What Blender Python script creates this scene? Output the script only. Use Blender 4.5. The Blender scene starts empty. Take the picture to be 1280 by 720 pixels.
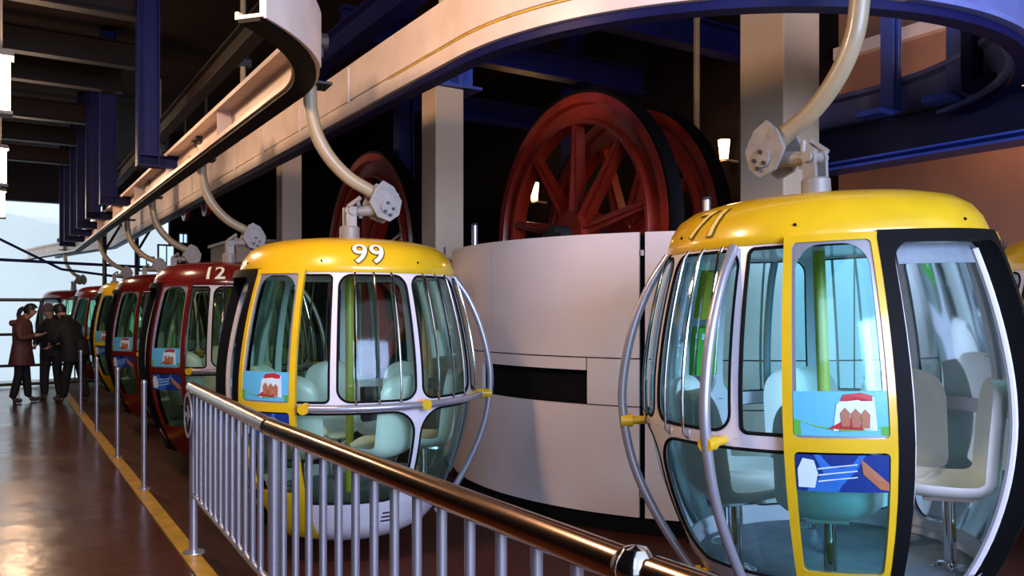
import bpy, math, random
from math import sin, cos, pi, radians as R
from mathutils import Vector, Matrix
random.seed(7)
SC = bpy.context.scene
COL = SC.collection
EYE = 1.65
# track frame: T runs away from the camera along the platform, P points right across it
TX, TY = -0.539, 0.842
PX, PY = 0.842, 0.539
def tp(t, p, z=0.0):
    return Vector((t*TX + p*PX, t*TY + p*PY, z))
ANG = math.atan2(PY, PX)

# ------------------------------------------------------------------ materials
def mat(name, col, rough=.5, metal=0., spec=.5, noise=0., scale=8., bump=0., emit=None, est=0., coat=0.):
    m = bpy.data.materials.new(name); m.use_nodes = True
    nt = m.node_tree; b = nt.nodes['Principled BSDF']
    b.inputs['Base Color'].default_value = (*col, 1)
    b.inputs['Roughness'].default_value = rough
    b.inputs['Metallic'].default_value = metal
    b.inputs['Specular IOR Level'].default_value = spec
    b.inputs['Coat Weight'].default_value = coat
    b.inputs['Coat Roughness'].default_value = .08
    if noise > 0 or bump > 0:
        tc = nt.nodes.new('ShaderNodeTexCoord')
        n = nt.nodes.new('ShaderNodeTexNoise'); n.inputs['Scale'].default_value = scale
        n.inputs['Detail'].default_value = 5
        nt.links.new(tc.outputs['Object'], n.inputs['Vector'])
        if noise > 0:
            cr = nt.nodes.new('ShaderNodeValToRGB')
            cr.color_ramp.elements[0].position = .3; cr.color_ramp.elements[1].position = .75
            cr.color_ramp.elements[0].color = (*[c*(1-noise) for c in col], 1)
            cr.color_ramp.elements[1].color = (*[min(1, c*(1+noise*.4)) for c in col], 1)
            nt.links.new(n.outputs['Fac'], cr.inputs['Fac'])
            nt.links.new(cr.outputs['Color'], b.inputs['Base Color'])
        if bump > 0:
            bp = nt.nodes.new('ShaderNodeBump'); bp.inputs['Strength'].default_value = bump
            bp.inputs['Distance'].default_value = .02
            nt.links.new(n.outputs['Fac'], bp.inputs['Height'])
            nt.links.new(bp.outputs['Normal'], b.inputs['Normal'])
    if emit:
        b.inputs['Emission Color'].default_value = (*emit, 1)
        b.inputs['Emission Strength'].default_value = est
    return m
def glassmat(name, tint, refl=1.35):
    m = bpy.data.materials.new(name); m.use_nodes = True
    nt = m.node_tree; nt.nodes.clear()
    o = nt.nodes.new('ShaderNodeOutputMaterial')
    tr = nt.nodes.new('ShaderNodeBsdfTransparent'); tr.inputs['Color'].default_value = (*tint, 1)
    gl = nt.nodes.new('ShaderNodeBsdfGlossy'); gl.inputs['Roughness'].default_value = .07
    gl.inputs['Color'].default_value = (.85, .97, 1, 1)
    fr = nt.nodes.new('ShaderNodeFresnel'); fr.inputs['IOR'].default_value = refl
    mx = nt.nodes.new('ShaderNodeMixShader')
    nt.links.new(fr.outputs[0], mx.inputs[0]); nt.links.new(tr.outputs[0], mx.inputs[1])
    nt.links.new(gl.outputs[0], mx.inputs[2]); nt.links.new(mx.outputs[0], o.inputs['Surface'])
    return m
M = {}
M['yellow'] = mat('yellow_paint', (.80, .50, .014), .28, coat=.5, noise=.12, scale=5)
M['red'] = mat('red_paint', (.15, .010, .008), .25, coat=.5, noise=.1, scale=5)
M['white'] = mat('white_paint', (.76, .72, .78), .3, coat=.3, noise=.06, scale=4)
M['wall'] = mat('panel_white', (.80, .70, .72), .45, noise=.10, scale=1.6)
M['black'] = mat('black_rubber', (.006, .006, .007), .6, spec=.08)
M['dark'] = mat('dark_metal', (.02, .018, .02), .5)
M['cream'] = mat('cream_beam_paint', (.74, .60, .53), .42, noise=.18, scale=3)
M['beige'] = mat('beige_pipe_paint', (.36, .29, .18), .38, noise=.15, scale=4, coat=.2)
M['clampgrey'] = mat('clamp_grey_paint', (.27, .25, .23), .4, noise=.25, scale=14)
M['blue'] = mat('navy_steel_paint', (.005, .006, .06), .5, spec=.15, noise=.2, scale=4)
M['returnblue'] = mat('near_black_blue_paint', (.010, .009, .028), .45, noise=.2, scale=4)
M['bluelt'] = mat('daylight_blue_rail', (.16, .19, .48), .35, noise=.2, scale=4)  # blue daylight on the rail is put into this colour
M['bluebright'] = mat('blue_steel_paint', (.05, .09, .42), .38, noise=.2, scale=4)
M['steel'] = mat('brushed_steel', (.55, .54, .62), .3, .75, noise=.06, scale=10)
M['handrail'] = mat('bronze_handrail', (.52, .36, .27), .2, 1., noise=.08, scale=8)
M['chrome'] = mat('chrome', (.75, .75, .78), .12, 1.)
M['bumper'] = mat('grey_tube', (.40, .40, .46), .32, .55)
M['seat'] = mat('white_seat_plastic', (.88, .85, .80), .32, coat=.2)
M['cabinfloor'] = mat('cabin_floor_grey', (.22, .27, .32), .45, noise=.2, scale=12)
M['redwheel'] = mat('red_wheel_paint', (.34, .024, .010), .33, coat=.3, noise=.25, scale=4)
M['pillar'] = mat('pillar_plaster', (.64, .47, .32), .7, noise=.08, scale=3)
M['brownwall'] = mat('brown_plaster', (.27, .125, .075), .75, noise=.12, scale=2)
M['darkwall'] = mat('gloom_dark_wall', (.007, .005, .006), .9, spec=.05, noise=.2, scale=2)  # near-black colour carries the gloom of the unlit hall
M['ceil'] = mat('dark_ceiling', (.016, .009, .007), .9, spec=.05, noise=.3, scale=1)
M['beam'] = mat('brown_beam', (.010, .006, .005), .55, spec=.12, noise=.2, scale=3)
M['linepaint'] = mat('yellow_floor_paint', (.62, .36, .03), .4, noise=.35, scale=9)
M['line2'] = M['linepaint']
M['pole'] = mat('lime_pole_paint', (.50, .46, .03), .35)
M['digit'] = mat('cream_numeral', (.93, .88, .74), .5)
M['digit71'] = mat('yellow_numeral', (.92, .72, .20), .5)
M['digitline'] = mat('dark_numeral_edge', (.12, .07, .01), .5)
M['lampbody'] = mat('lamp_housing', (.2, .18, .16), .5)
M['lamp'] = mat('warm_lamp', (1, .8, .6), .5, emit=(1, .72, .48), est=26)
M['lamp2'] = mat('warm_lamp_far', (1, .7, .4), .5, emit=(1, .62, .26), est=9)
M['winlit'] = mat('daylight_glow_pane', (.5, .7, .9), .5, emit=(.55, .75, 1), est=1.2)  # emission stands in for daylight beyond the far wall
M['glass'] = glassmat('cyan_glass', (.68, 1, 1), 1.6)
M['glassY'] = glassmat('green_glass', (.70, .88, .78), 1.45)
M['skin'] = mat('skin', (.36, .19, .13), .5)
M['hair'] = mat('black_hair', (.012, .01, .01), .5)
M['coat'] = mat('russet_coat', (.10, .034, .026), .7, noise=.3, scale=12, bump=.4)
M['darkcloth'] = mat('black_cloth', (.006, .006, .008), .8, noise=.3, scale=12, bump=.3)
M['cap'] = mat('grey_knit', (.09, .07, .07), .8, noise=.3, scale=60, bump=.5)
M['shoe'] = mat('dark_shoe', (.02, .016, .015), .5)
M['shoe2'] = mat('dark_brown_shoe', (.05, .035, .03), .5)
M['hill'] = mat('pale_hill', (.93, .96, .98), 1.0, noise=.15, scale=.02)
M['st_sky'] = mat('sticker_sky_blue', (.12, .50, .78), .35)
M['st_green'] = mat('sticker_green', (.10, .42, .06), .35)
M['st_navy'] = mat('sticker_navy', (.012, .04, .22), .3)
M['st_mid'] = mat('sticker_mid_blue', (.03, .16, .55), .3)
M['st_red'] = mat('sticker_red', (.5, .03, .04), .35)
M['st_pale'] = mat('sticker_pale', (.65, .8, .9), .35)
M['st_orange'] = mat('sticker_rust', (.42, .16, .08), .35)

def floormat():
    m = bpy.data.materials.new('glossy_brown_floor'); m.use_nodes = True
    nt = m.node_tree; b = nt.nodes['Principled BSDF']
    b.inputs['Specular IOR Level'].default_value = .5
    tc = nt.nodes.new('ShaderNodeTexCoord')
    n = nt.nodes.new('ShaderNodeTexNoise'); n.inputs['Scale'].default_value = .9; n.inputs['Detail'].default_value = 8
    n2 = nt.nodes.new('ShaderNodeTexNoise'); n2.inputs['Scale'].default_value = 2.6; n2.inputs['Detail'].default_value = 3
    nt.links.new(tc.outputs['Object'], n.inputs['Vector']); nt.links.new(tc.outputs['Object'], n2.inputs['Vector'])
    cr = nt.nodes.new('ShaderNodeValToRGB')
    cr.color_ramp.elements[0].color = (.05, .013, .004, 1); cr.color_ramp.elements[1].color = (.12, .034, .009, 1)
    nt.links.new(n.outputs['Fac'], cr.inputs['Fac']); nt.links.new(cr.outputs['Color'], b.inputs['Base Color'])
    mr = nt.nodes.new('ShaderNodeMapRange'); mr.inputs['To Min'].default_value = .10; mr.inputs['To Max'].default_value = .34
    nt.links.new(n.outputs['Fac'], mr.inputs['Value']); nt.links.new(mr.outputs['Result'], b.inputs['Roughness'])
    bp = nt.nodes.new('ShaderNodeBump'); bp.inputs['Strength'].default_value = .6; bp.inputs['Distance'].default_value = .012
    nt.links.new(n2.outputs['Fac'], bp.inputs['Height']); nt.links.new(bp.outputs['Normal'], b.inputs['Normal'])
    return m
M['floor'] = floormat()
M['trackfloor'] = mat('matte_red_floor', (.06, .016, .010), .55, spec=.2, noise=.3, scale=2, bump=.1)

# ------------------------------------------------------------------ mesh builder
class MB:
    def __init__(s): s.v = []; s.f = []
    def add(s, vs, fs):
        b = len(s.v); s.v += [tuple(x) for x in vs]; s.f += [tuple(b+i for i in f) for f in fs]
        return s
    def box(s, c, d, rz=0., mtx=None):
        hx, hy, hz = d[0]/2, d[1]/2, d[2]/2
        vs = [Vector((x, y, z)) for x in (-hx, hx) for y in (-hy, hy) for z in (-hz, hz)]
        rm = mtx if mtx is not None else Matrix.Rotation(rz, 3, 'Z')
        vs = [rm @ v + Vector(c) for v in vs]
        return s.add(vs, [(0,1,3,2),(4,6,7,5),(0,4,5,1),(2,3,7,6),(0,2,6,4),(1,5,7,3)])
    def tube(s, pts, r, n=12, caps=True, closed=False):
        pts = [Vector(p) for p in pts]; N = len(pts)
        rs = r if isinstance(r, (list, tuple)) else [r]*N
        base = len(s.v); up = None
        for i, p in enumerate(pts):
            if closed: t = pts[(i+1) % N]-pts[i-1]
            else: t = pts[min(i+1, N-1)]-pts[max(i-1, 0)]
            t.normalize()
            if up is None:
                up = Vector((0,0,1)) if abs(t.z) < .9 else Vector((1,0,0))
            up = (up - t*up.dot(t)).normalized(); w = t.cross(up)
            for k in range(n):
                a = 2*pi*k/n; s.v.append(tuple(p + (up*cos(a)+w*sin(a))*rs[i]))
        rng = N if closed else N-1
        for i in range(rng):
            j = (i+1) % N
            for k in range(n):
                k2 = (k+1) % n
                s.f.append((base+i*n+k, base+i*n+k2, base+j*n+k2, base+j*n+k))
        if caps and not closed:
            s.f.append(tuple(base+k for k in range(n))[::-1]); s.f.append(tuple(base+(N-1)*n+k for k in range(n)))
        return s
    def cyl(s, a, b, r, n=20): return s.tube([a, b], r, n)
    def lathe(s, prof, n=64, c=(0,0,0), a0=0., a1=2*pi):
        full = abs(a1-a0-2*pi) < 1e-6; cols = n if full else n+1
        base = len(s.v); m = len(prof)
        for k in range(cols):
            a = a0+(a1-a0)*k/n
            for (r, z) in prof: s.v.append((c[0]+r*sin(a), c[1]-r*cos(a), c[2]+z))
        for k in range(n):
            k2 = (k+1) % cols
            for i in range(m-1):
                s.f.append((base+k*m+i, base+k2*m+i, base+k2*m+i+1, base+k*m+i+1))
        return s
    def sweep(s, path, prof, lat=None, z0=0.):
        """closed profile (a,z) swept along plan path; a = towards left normal of travel"""
        path = [Vector((p[0], p[1], 0)) for p in path]; N = len(path); m = len(prof); base = len(s.v)
        for i, p in enumerate(path):
            t = (path[min(i+1, N-1)]-path[max(i-1, 0)]).normalized()
            l = Vector((-t.y, t.x, 0))
            for (a, z) in prof: s.v.append(tuple(p+l*a+Vector((0,0,z0+z))))
        for i in range(N-1):
            for k in range(m):
                k2 = (k+1) % m
                s.f.append((base+i*m+k, base+i*m+k2, base+(i+1)*m+k2, base+(i+1)*m+k))
        s.f.append(tuple(base+k for k in range(m))[::-1]); s.f.append(tuple(base+(N-1)*m+k for k in range(m)))
        return s
    def build(s, name, m, parent=None, smooth=False, bevel=0., autos=True):
        me = bpy.data.meshes.new(name); me.from_pydata(s.v, [], s.f); me.update()
        import bmesh
        bm = bmesh.new(); bm.from_mesh(me); bmesh.ops.recalc_face_normals(bm, faces=bm.faces); bm.to_mesh(me); bm.free()
        ms = m if isinstance(m, (list, tuple)) else [m]
        for q in ms: me.materials.append(M[q] if isinstance(q, str) else q)
        if smooth:
            for p in me.polygons: p.use_smooth = True
            try: me.set_sharp_from_angle(angle=R(38))
            except Exception: pass
        o = bpy.data.objects.new(name, me); COL.objects.link(o)
        if parent is not None: o.parent = parent
        if bevel > 0:
            b = o.modifiers.new('bevel', 'BEVEL'); b.width = bevel; b.segments = 2; b.limit_method = 'ANGLE'
        return o
def tag(o, label, cat, group=None):
    o['label'] = label; o['category'] = cat
    if group: o['group'] = group
    return o
def empty(name, loc, rz=0., label=None, cat=None, group=None):
    o = bpy.data.objects.new(name, None); COL.objects.link(o); o.location = loc; o.rotation_euler = (0,0,rz)
    o.empty_display_size = .1
    if label: tag(o, label, cat, group)
    return o
def struct(o): o['kind'] = 'structure'; return o
def children(o, allobjs=None): return [c for c in bpy.data.objects if c.parent == o]
def copy_tree(o, parent=None):
    c = o.copy(); COL.objects.link(c); c.parent = parent
    for ch in children(o): copy_tree(ch, c)
    return c
def catmull(pts, n=8):
    pts = [Vector(p) for p in pts]; out = []
    P = [2*pts[0]-pts[1]] + pts + [2*pts[-1]-pts[-2]]
    for i in range(1, len(P)-2):
        for k in range(n):
            t = k/n
            out.append(.5*((2*P[i]) + (-P[i-1]+P[i+1])*t + (2*P[i-1]-5*P[i]+4*P[i+1]-P[i+2])*t*t + (-P[i-1]+3*P[i]-3*P[i+1]+P[i+2])*t**3))
    out.append(pts[-1]); return out

# ------------------------------------------------------------------ camera
cam = bpy.data.cameras.new('camera'); co = bpy.data.objects.new('camera', cam); COL.objects.link(co)
co.location = (0, 0, EYE); co.rotation_euler = (R(90), 0, 0)
cam.sensor_width = 36; cam.lens = 36*1000/1280; cam.shift_y = 25/1280; cam.clip_end = 2000; cam.clip_start = .05
SC.camera = co

# ------------------------------------------------------------------ setting
def slab(name, t0, t1, p0, p1, z0, z1, m):
    b = MB(); vs = []
    for z in (z0, z1):
        for (t, p) in ((t0,p0),(t1,p0),(t1,p1),(t0,p1)): vs.append(tp(t,p,z))
    b.add(vs, [(0,1,2,3),(4,7,6,5),(0,4,5,1),(1,5,6,2),(2,6,7,3),(3,7,4,0)])
    return struct(b.build(name, m))
PL = 1.86     # p of the yellow line (fence line)
slab('floor', -7, 21.5, -3.2, 8.2, -.25, 0, 'floor')
# darker matte strip of floor under the cabins, a thin coat on the slab
o = slab('trim_1', -7, 21.5, 1.10, 8.0, 0, .004, 'trackfloor')
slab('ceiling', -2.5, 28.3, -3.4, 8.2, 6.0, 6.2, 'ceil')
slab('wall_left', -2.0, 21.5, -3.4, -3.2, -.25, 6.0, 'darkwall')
slab('wall_right', -2.5, 5.6, 7.95, 8.2, -.25, 6.0, 'brownwall')
slab('wall_hall_gloom', 5.6, 28.3, 7.95, 8.2, -.25, 6.0, 'darkwall')  # dark sheet standing for the opening into the unlit hall
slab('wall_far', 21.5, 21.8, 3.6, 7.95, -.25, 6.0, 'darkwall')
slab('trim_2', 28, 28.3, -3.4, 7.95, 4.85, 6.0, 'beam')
slab('trim_3', 2, 5.6, 7.85, 7.95, 4.42, 4.55, 'cream')
slab('trim_4', 2, 5.6, 7.85, 7.95, 5.0, 5.06, 'cream')
# yellow floor line
b = MB(); b.box(tp(11.5, 1.07, .007), (19, .11, .008), math.atan2(TY, TX)); o = b.build('trim_5', 'linepaint'); struct(o)

# ------------------------------------------------------------------ cabin
PROF = [(.04,.44),(.10,.54),(.22,.625),(.33,.69),(.5,.765),(.7,.825),(.9,.857),(1.05,.862),(1.2,.852),(1.4,.82),(1.6,.772),(1.79,.712),(1.9,.67)]
def rr(z):
    if z <= PROF[0][0]: return PROF[0][1]
    for i in range(len(PROF)-1):
        z0, r0 = PROF[i]; z1, r1 = PROF[i+1]
        if z <= z1:
            ra = PROF[i-1][1] if i else r0-.08; za = PROF[i-1][0] if i else z0-.06
            rb = PROF[i+2][1] if i+2 < len(PROF) else r1-.04; zb = PROF[i+2][0] if i+2 < len(PROF) else z1+.1
            m0 = (r1-ra)/(z1-za); m1 = (rb-r0)/(zb-z0); h = z1-z0; t = (z-z0)/h
            return (2*t**3-3*t*t+1)*r0+(t**3-2*t*t+t)*h*m0+(-2*t**3+3*t*t)*r1+(t**3-t*t)*h*m1
    return PROF[-1][1]
def sp(phi, z, off=0.):
    """point on the cabin skin; phi in degrees from the door, towards +x"""
    r = rr(z)+off; a = R(phi); return Vector((r*sin(a), -r*cos(a), z))
def rrect(s0, s1, z0, z1, rc, n=7, m=10):
    """points of a rounded rectangle, sides subdivided"""
    pts = []
    cs = [(s1-rc, z1-rc, 0), (s0+rc, z1-rc, 90), (s0+rc, z0+rc, 180), (s1-rc, z0+rc, 270)]
    for ci, (cx, cz, a0) in enumerate(cs):
        for k in range(n+1):
            a = R(a0+90*k/n); pts.append((cx+rc*cos(a), cz+rc*sin(a)))
        nx = cs[(ci+1) % 4]; a = R(nx[2]); q0 = pts[-1]; q1 = (nx[0]+rc*cos(a), nx[1]+rc*sin(a))
        for k in range(1, m): pts.append((q0[0]+(q1[0]-q0[0])*k/m, q0[1]+(q1[1]-q0[1])*k/m))
    return pts
RM = .82  # metres per radian used for panel layout
def ring_cell(mb, f0, f1, z0, z1, mg, rc, off0, off1, mgs=None):
    """frame ring around one opening: outer edge = cell rectangle, inner = rounded rectangle"""
    mgs = mg if mgs is None else mgs
    s0, s1 = R(f0)*RM, R(f1)*RM
    inner = rrect(s0+mgs, s1-mgs, z0+mg, z1-mg, rc)
    cx, cz = (s0+s1)/2, (z0+z1)/2; hw, hz = (s1-s0)/2, (z1-z0)/2
    iw, ih = hw-mgs, hz-mg
    outer = []
    for (s, z) in inner:
        dx, dz = s-cx, z-cz
        k = max(abs(dx)/iw, abs(dz)/ih); k = max(k, 1e-4)
        outer.append((cx+dx/iw/k*hw, cz+dz/ih/k*hz))
    n = len(inner); L = []
    for off in (off1, off0):
        for ring in (outer, inner):
            L += [sp(math.degrees(s/RM), z, off) for (s, z) in ring]
    fs = []
    for i in range(n):
        j = (i+1) % n
        fs += [(i, j, n+j, n+i), (2*n+i, 3*n+i, 3*n+j, 2*n+j), (n+i, n+j, 3*n+j, 3*n+i), (i, 2*n+i, 2*n+j, j)]
    mb.add(L, fs); return inner
def gasket(mb, inner, off, r=.008, n=6):
    mb.tube([sp(math.degrees(s/RM), z, off) for (s, z) in inner], r, n, closed=True)
def patch(mb, f0, f1, z0, z1, off, nf=10, nz=10, thick=0.):
    for o_, flip in ([(off, 0)] if not thick else [(off, 0), (off-thick, 1)]):
        vs = [sp(f0+(f1-f0)*i/nf, z0+(z1-z0)*j/nz, o_) for i in range(nf+1) for j in range(nz+1)]
        mb.add(vs, [(i*(nz+1)+j, (i+1)*(nz+1)+j, (i+1)*(nz+1)+j+1, i*(nz+1)+j+1) for i in range(nf) for j in range(nz)])
DOME = [(.715,1.775),(.735,1.772),(.742,1.79),(.738,1.815),(.715,1.875),(.675,1.93),(.61,1.972),(.50,2.0),(.34,2.02),(.15,2.03),(0.001,2.032)]
def dome_pt(az, s, off=0.):
    """point on the roof: az degrees, s metres up the dome from its lower edge"""
    d = DOME[2:]; acc = 0
    for i in range(len(d)-1):
        l = math.hypot(d[i+1][0]-d[i][0], d[i+1][1]-d[i][1])
        if s <= acc+l or i == len(d)-2:
            t = (s-acc)/l; r = d[i][0]+(d[i+1][0]-d[i][0])*t; z = d[i][1]+(d[i+1][1]-d[i][1])*t
            nx, nz = (d[i+1][1]-d[i][1])/l, -(d[i+1][0]-d[i][0])/l
            r += nx*off; z += nz*off; a = R(az); return Vector((r*sin(a), -r*cos(a), z))
        acc += l
def numeral(txt, az, parent, size=.15, slant=0.):
    for (nm, m, bold, off) in (('numeral_edge', 'digitline', .011, .004), ('numeral', 'digit', .003, .007)):
        cu = bpy.data.curves.new('t', 'FONT'); cu.body = txt; cu.size = size; cu.offset = bold
        cu.align_x = 'CENTER'; cu.shear = slant; cu.space_character = 1.08
        o = bpy.data.objects.new('t', cu); COL.objects.link(o)
        dg = bpy.context.evaluated_depsgraph_get(); me = bpy.data.meshes.new_from_object(o.evaluated_get(dg))
        bpy.data.objects.remove(o)
        import bmesh
        bm = bmesh.new(); bm.from_mesh(me)
        bmesh.ops.triangulate(bm, faces=bm.faces)
        bmesh.ops.subdivide_edges(bm, edges=[e for e in bm.edges if e.calc_length() > .02], cuts=3, use_grid_fill=False)
        bmesh.ops.triangulate(bm, faces=bm.faces)
        for v in bm.verts:
            v.co = dome_pt(az + math.degrees(v.co.x/.72), .045+v.co.y, off)
        bm.to_mesh(me); bm.free(); me.materials.clear(); me.materials.append(M['digit71' if (txt == '71' and m == 'digit') else m]); me.name = nm
        q = bpy.data.objects.new(nm, me); COL.objects.link(q); q.parent = parent

def seat_mesh():
    """molded bucket seat facing +x' (local -? ): side profile swept across width, with real thickness"""
    side = catmull([(.245,0,.585),(.21,0,.612),(.08,0,.605),(-.04,0,.60),(-.13,0,.61),(-.185,0,.66),(-.20,0,.76),(-.215,0,.90),(-.235,0,1.04),(-.25,0,1.12)], 5)
    n = len(side); L = []; W = 12
    def half(u):   # half width along the profile
        return .215*min(1, (max(0, sin(pi*min(1, u/.22)*.5)))**.5+.0)*(1 if u < .8 else math.sqrt(max(.0, 1-((u-.8)/.205)**2))*.999+.001)
    top = []; bot = []
    for i, p in enumerate(side):
        u = i/(n-1); h = max(.03, half(max(u, .03)))
        t = (side[min(i+1, n-1)]-side[max(i-1, 0)]).normalized(); nn = Vector((t.z, 0, -t.x))
        for k in range(W+1):
            w = -1+2*k/W; q = p + nn*(.045*w**4 + .02*w*w)
            top.append(Vector((q.x, w*h, q.z))); q = q - nn*.018
            bot.append(Vector((q.x, w*h*.97, q.z)))
    A = len(top); vs = top+bot; fs = []
    g = lambda i, k: i*(W+1)+k
    for i in range(n-1):
        for k in range(W):
            fs.append((g(i,k), g(i+1,k), g(i+1,k+1), g(i,k+1))); fs.append((A+g(i,k), A+g(i,k+1), A+g(i+1,k+1), A+g(i+1,k)))
    for i in range(n-1):
        fs.append((g(i,0), A+g(i,0), A+g(i+1,0), g(i+1,0))); fs.append((g(i,W), g(i+1,W), A+g(i+1,W), A+g(i,W)))
    for k in range(W):
        fs.append((g(0,k), g(0,k+1), A+g(0,k+1), A+g(0,k))); fs.append((g(n-1,k), A+g(n-1,k), A+g(n-1,k+1), g(n-1,k+1)))
    return vs, fs
SEAT = seat_mesh()

def sticker(parent, f0, f1, z0, z1, off, kind):
    mid, w = (f0+f1)/2, (f1-f0)
    def blob(name_, pts, m, o_, par):
        c = (sum(p[0] for p in pts)/len(pts), sum(p[1] for p in pts)/len(pts))
        vs = [sp(f0+w*c[0], z0+(z1-z0)*c[1], o_)] + [sp(f0+w*p[0], z0+(z1-z0)*p[1], o_) for p in pts]
        n = len(pts); b.add(vs, [(0, i+1, (i+1) % n+1) for i in range(n)])
    b = MB(); patch(b, f0, f1, z0, z1, off, 8, 4)
    base = b.build('sticker', 'st_sky' if kind == 0 else 'st_navy', parent)
    if kind == 0:
        b = MB(); blob('', [(0,0),(1,0),(1,.22),(.8,.13),(.5,.10),(.25,.2),(0,.38)], 'st_green', off+.002, base); b.build('sticker_ground', 'st_green', base)
        b = MB(); blob('', [(.42,.12),(.88,.12),(.86,.86),(.72,.95),(.55,.92),(.46,.7)], '', off+.003, base); b.build('sticker_cabin', 'st_pale', base)
        b = MB(); blob('', [(.5,.78),(.84,.78),(.84,.9),(.72,.97),(.54,.93)], '', off+.004, base)
        b.build('sticker_cabin_roof', 'st_red', base)
        b = MB(); blob('', [(.36,.16),(.74,.14),(.7,.3),(.6,.42),(.5,.32)], '', off+.004, base); b.build('sticker_red_shape', 'st_red', base)
        b = MB()
        for (x, y) in ((.66,.4),(.76,.38),(.55,.42)): blob('', [(x-.04,y-.2),(x+.04,y-.2),(x+.05,y+.1),(x,y+.22),(x-.05,y+.1)], '', off+.005, base)
        b.build('sticker_figures', 'st_orange', base)
    else:
        b = MB(); blob('', [(.2,1),(.75,1),(.65,.6),(.5,.2),(.45,0),(.1,0),(.3,.5)], '', off+.002, base); b.build('sticker_water', 'st_mid', base)
        b = MB()
        for k in range(3):
            y = .72-.17*k
            blob('', [(.24,y-.12),(.66,y+.02),(.66,y+.05),(.24,y-.08)], '', off+.004, base)
        b.build('sticker_lines', 'st_pale', base)
        b = MB(); blob('', [(.7,.9),(1,.25),(1,.05),(.9,.1),(.72,.5)], '', off+.003, base); b.build('sticker_rocks', 'st_orange', base)
        b = MB(); blob('', [(.02,.1),(.2,.1),(.24,.5),(.2,.85),(.08,.9),(.02,.6)], '', off+.003, base); b.build('sticker_swirl', 'st_pale', base)

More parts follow.
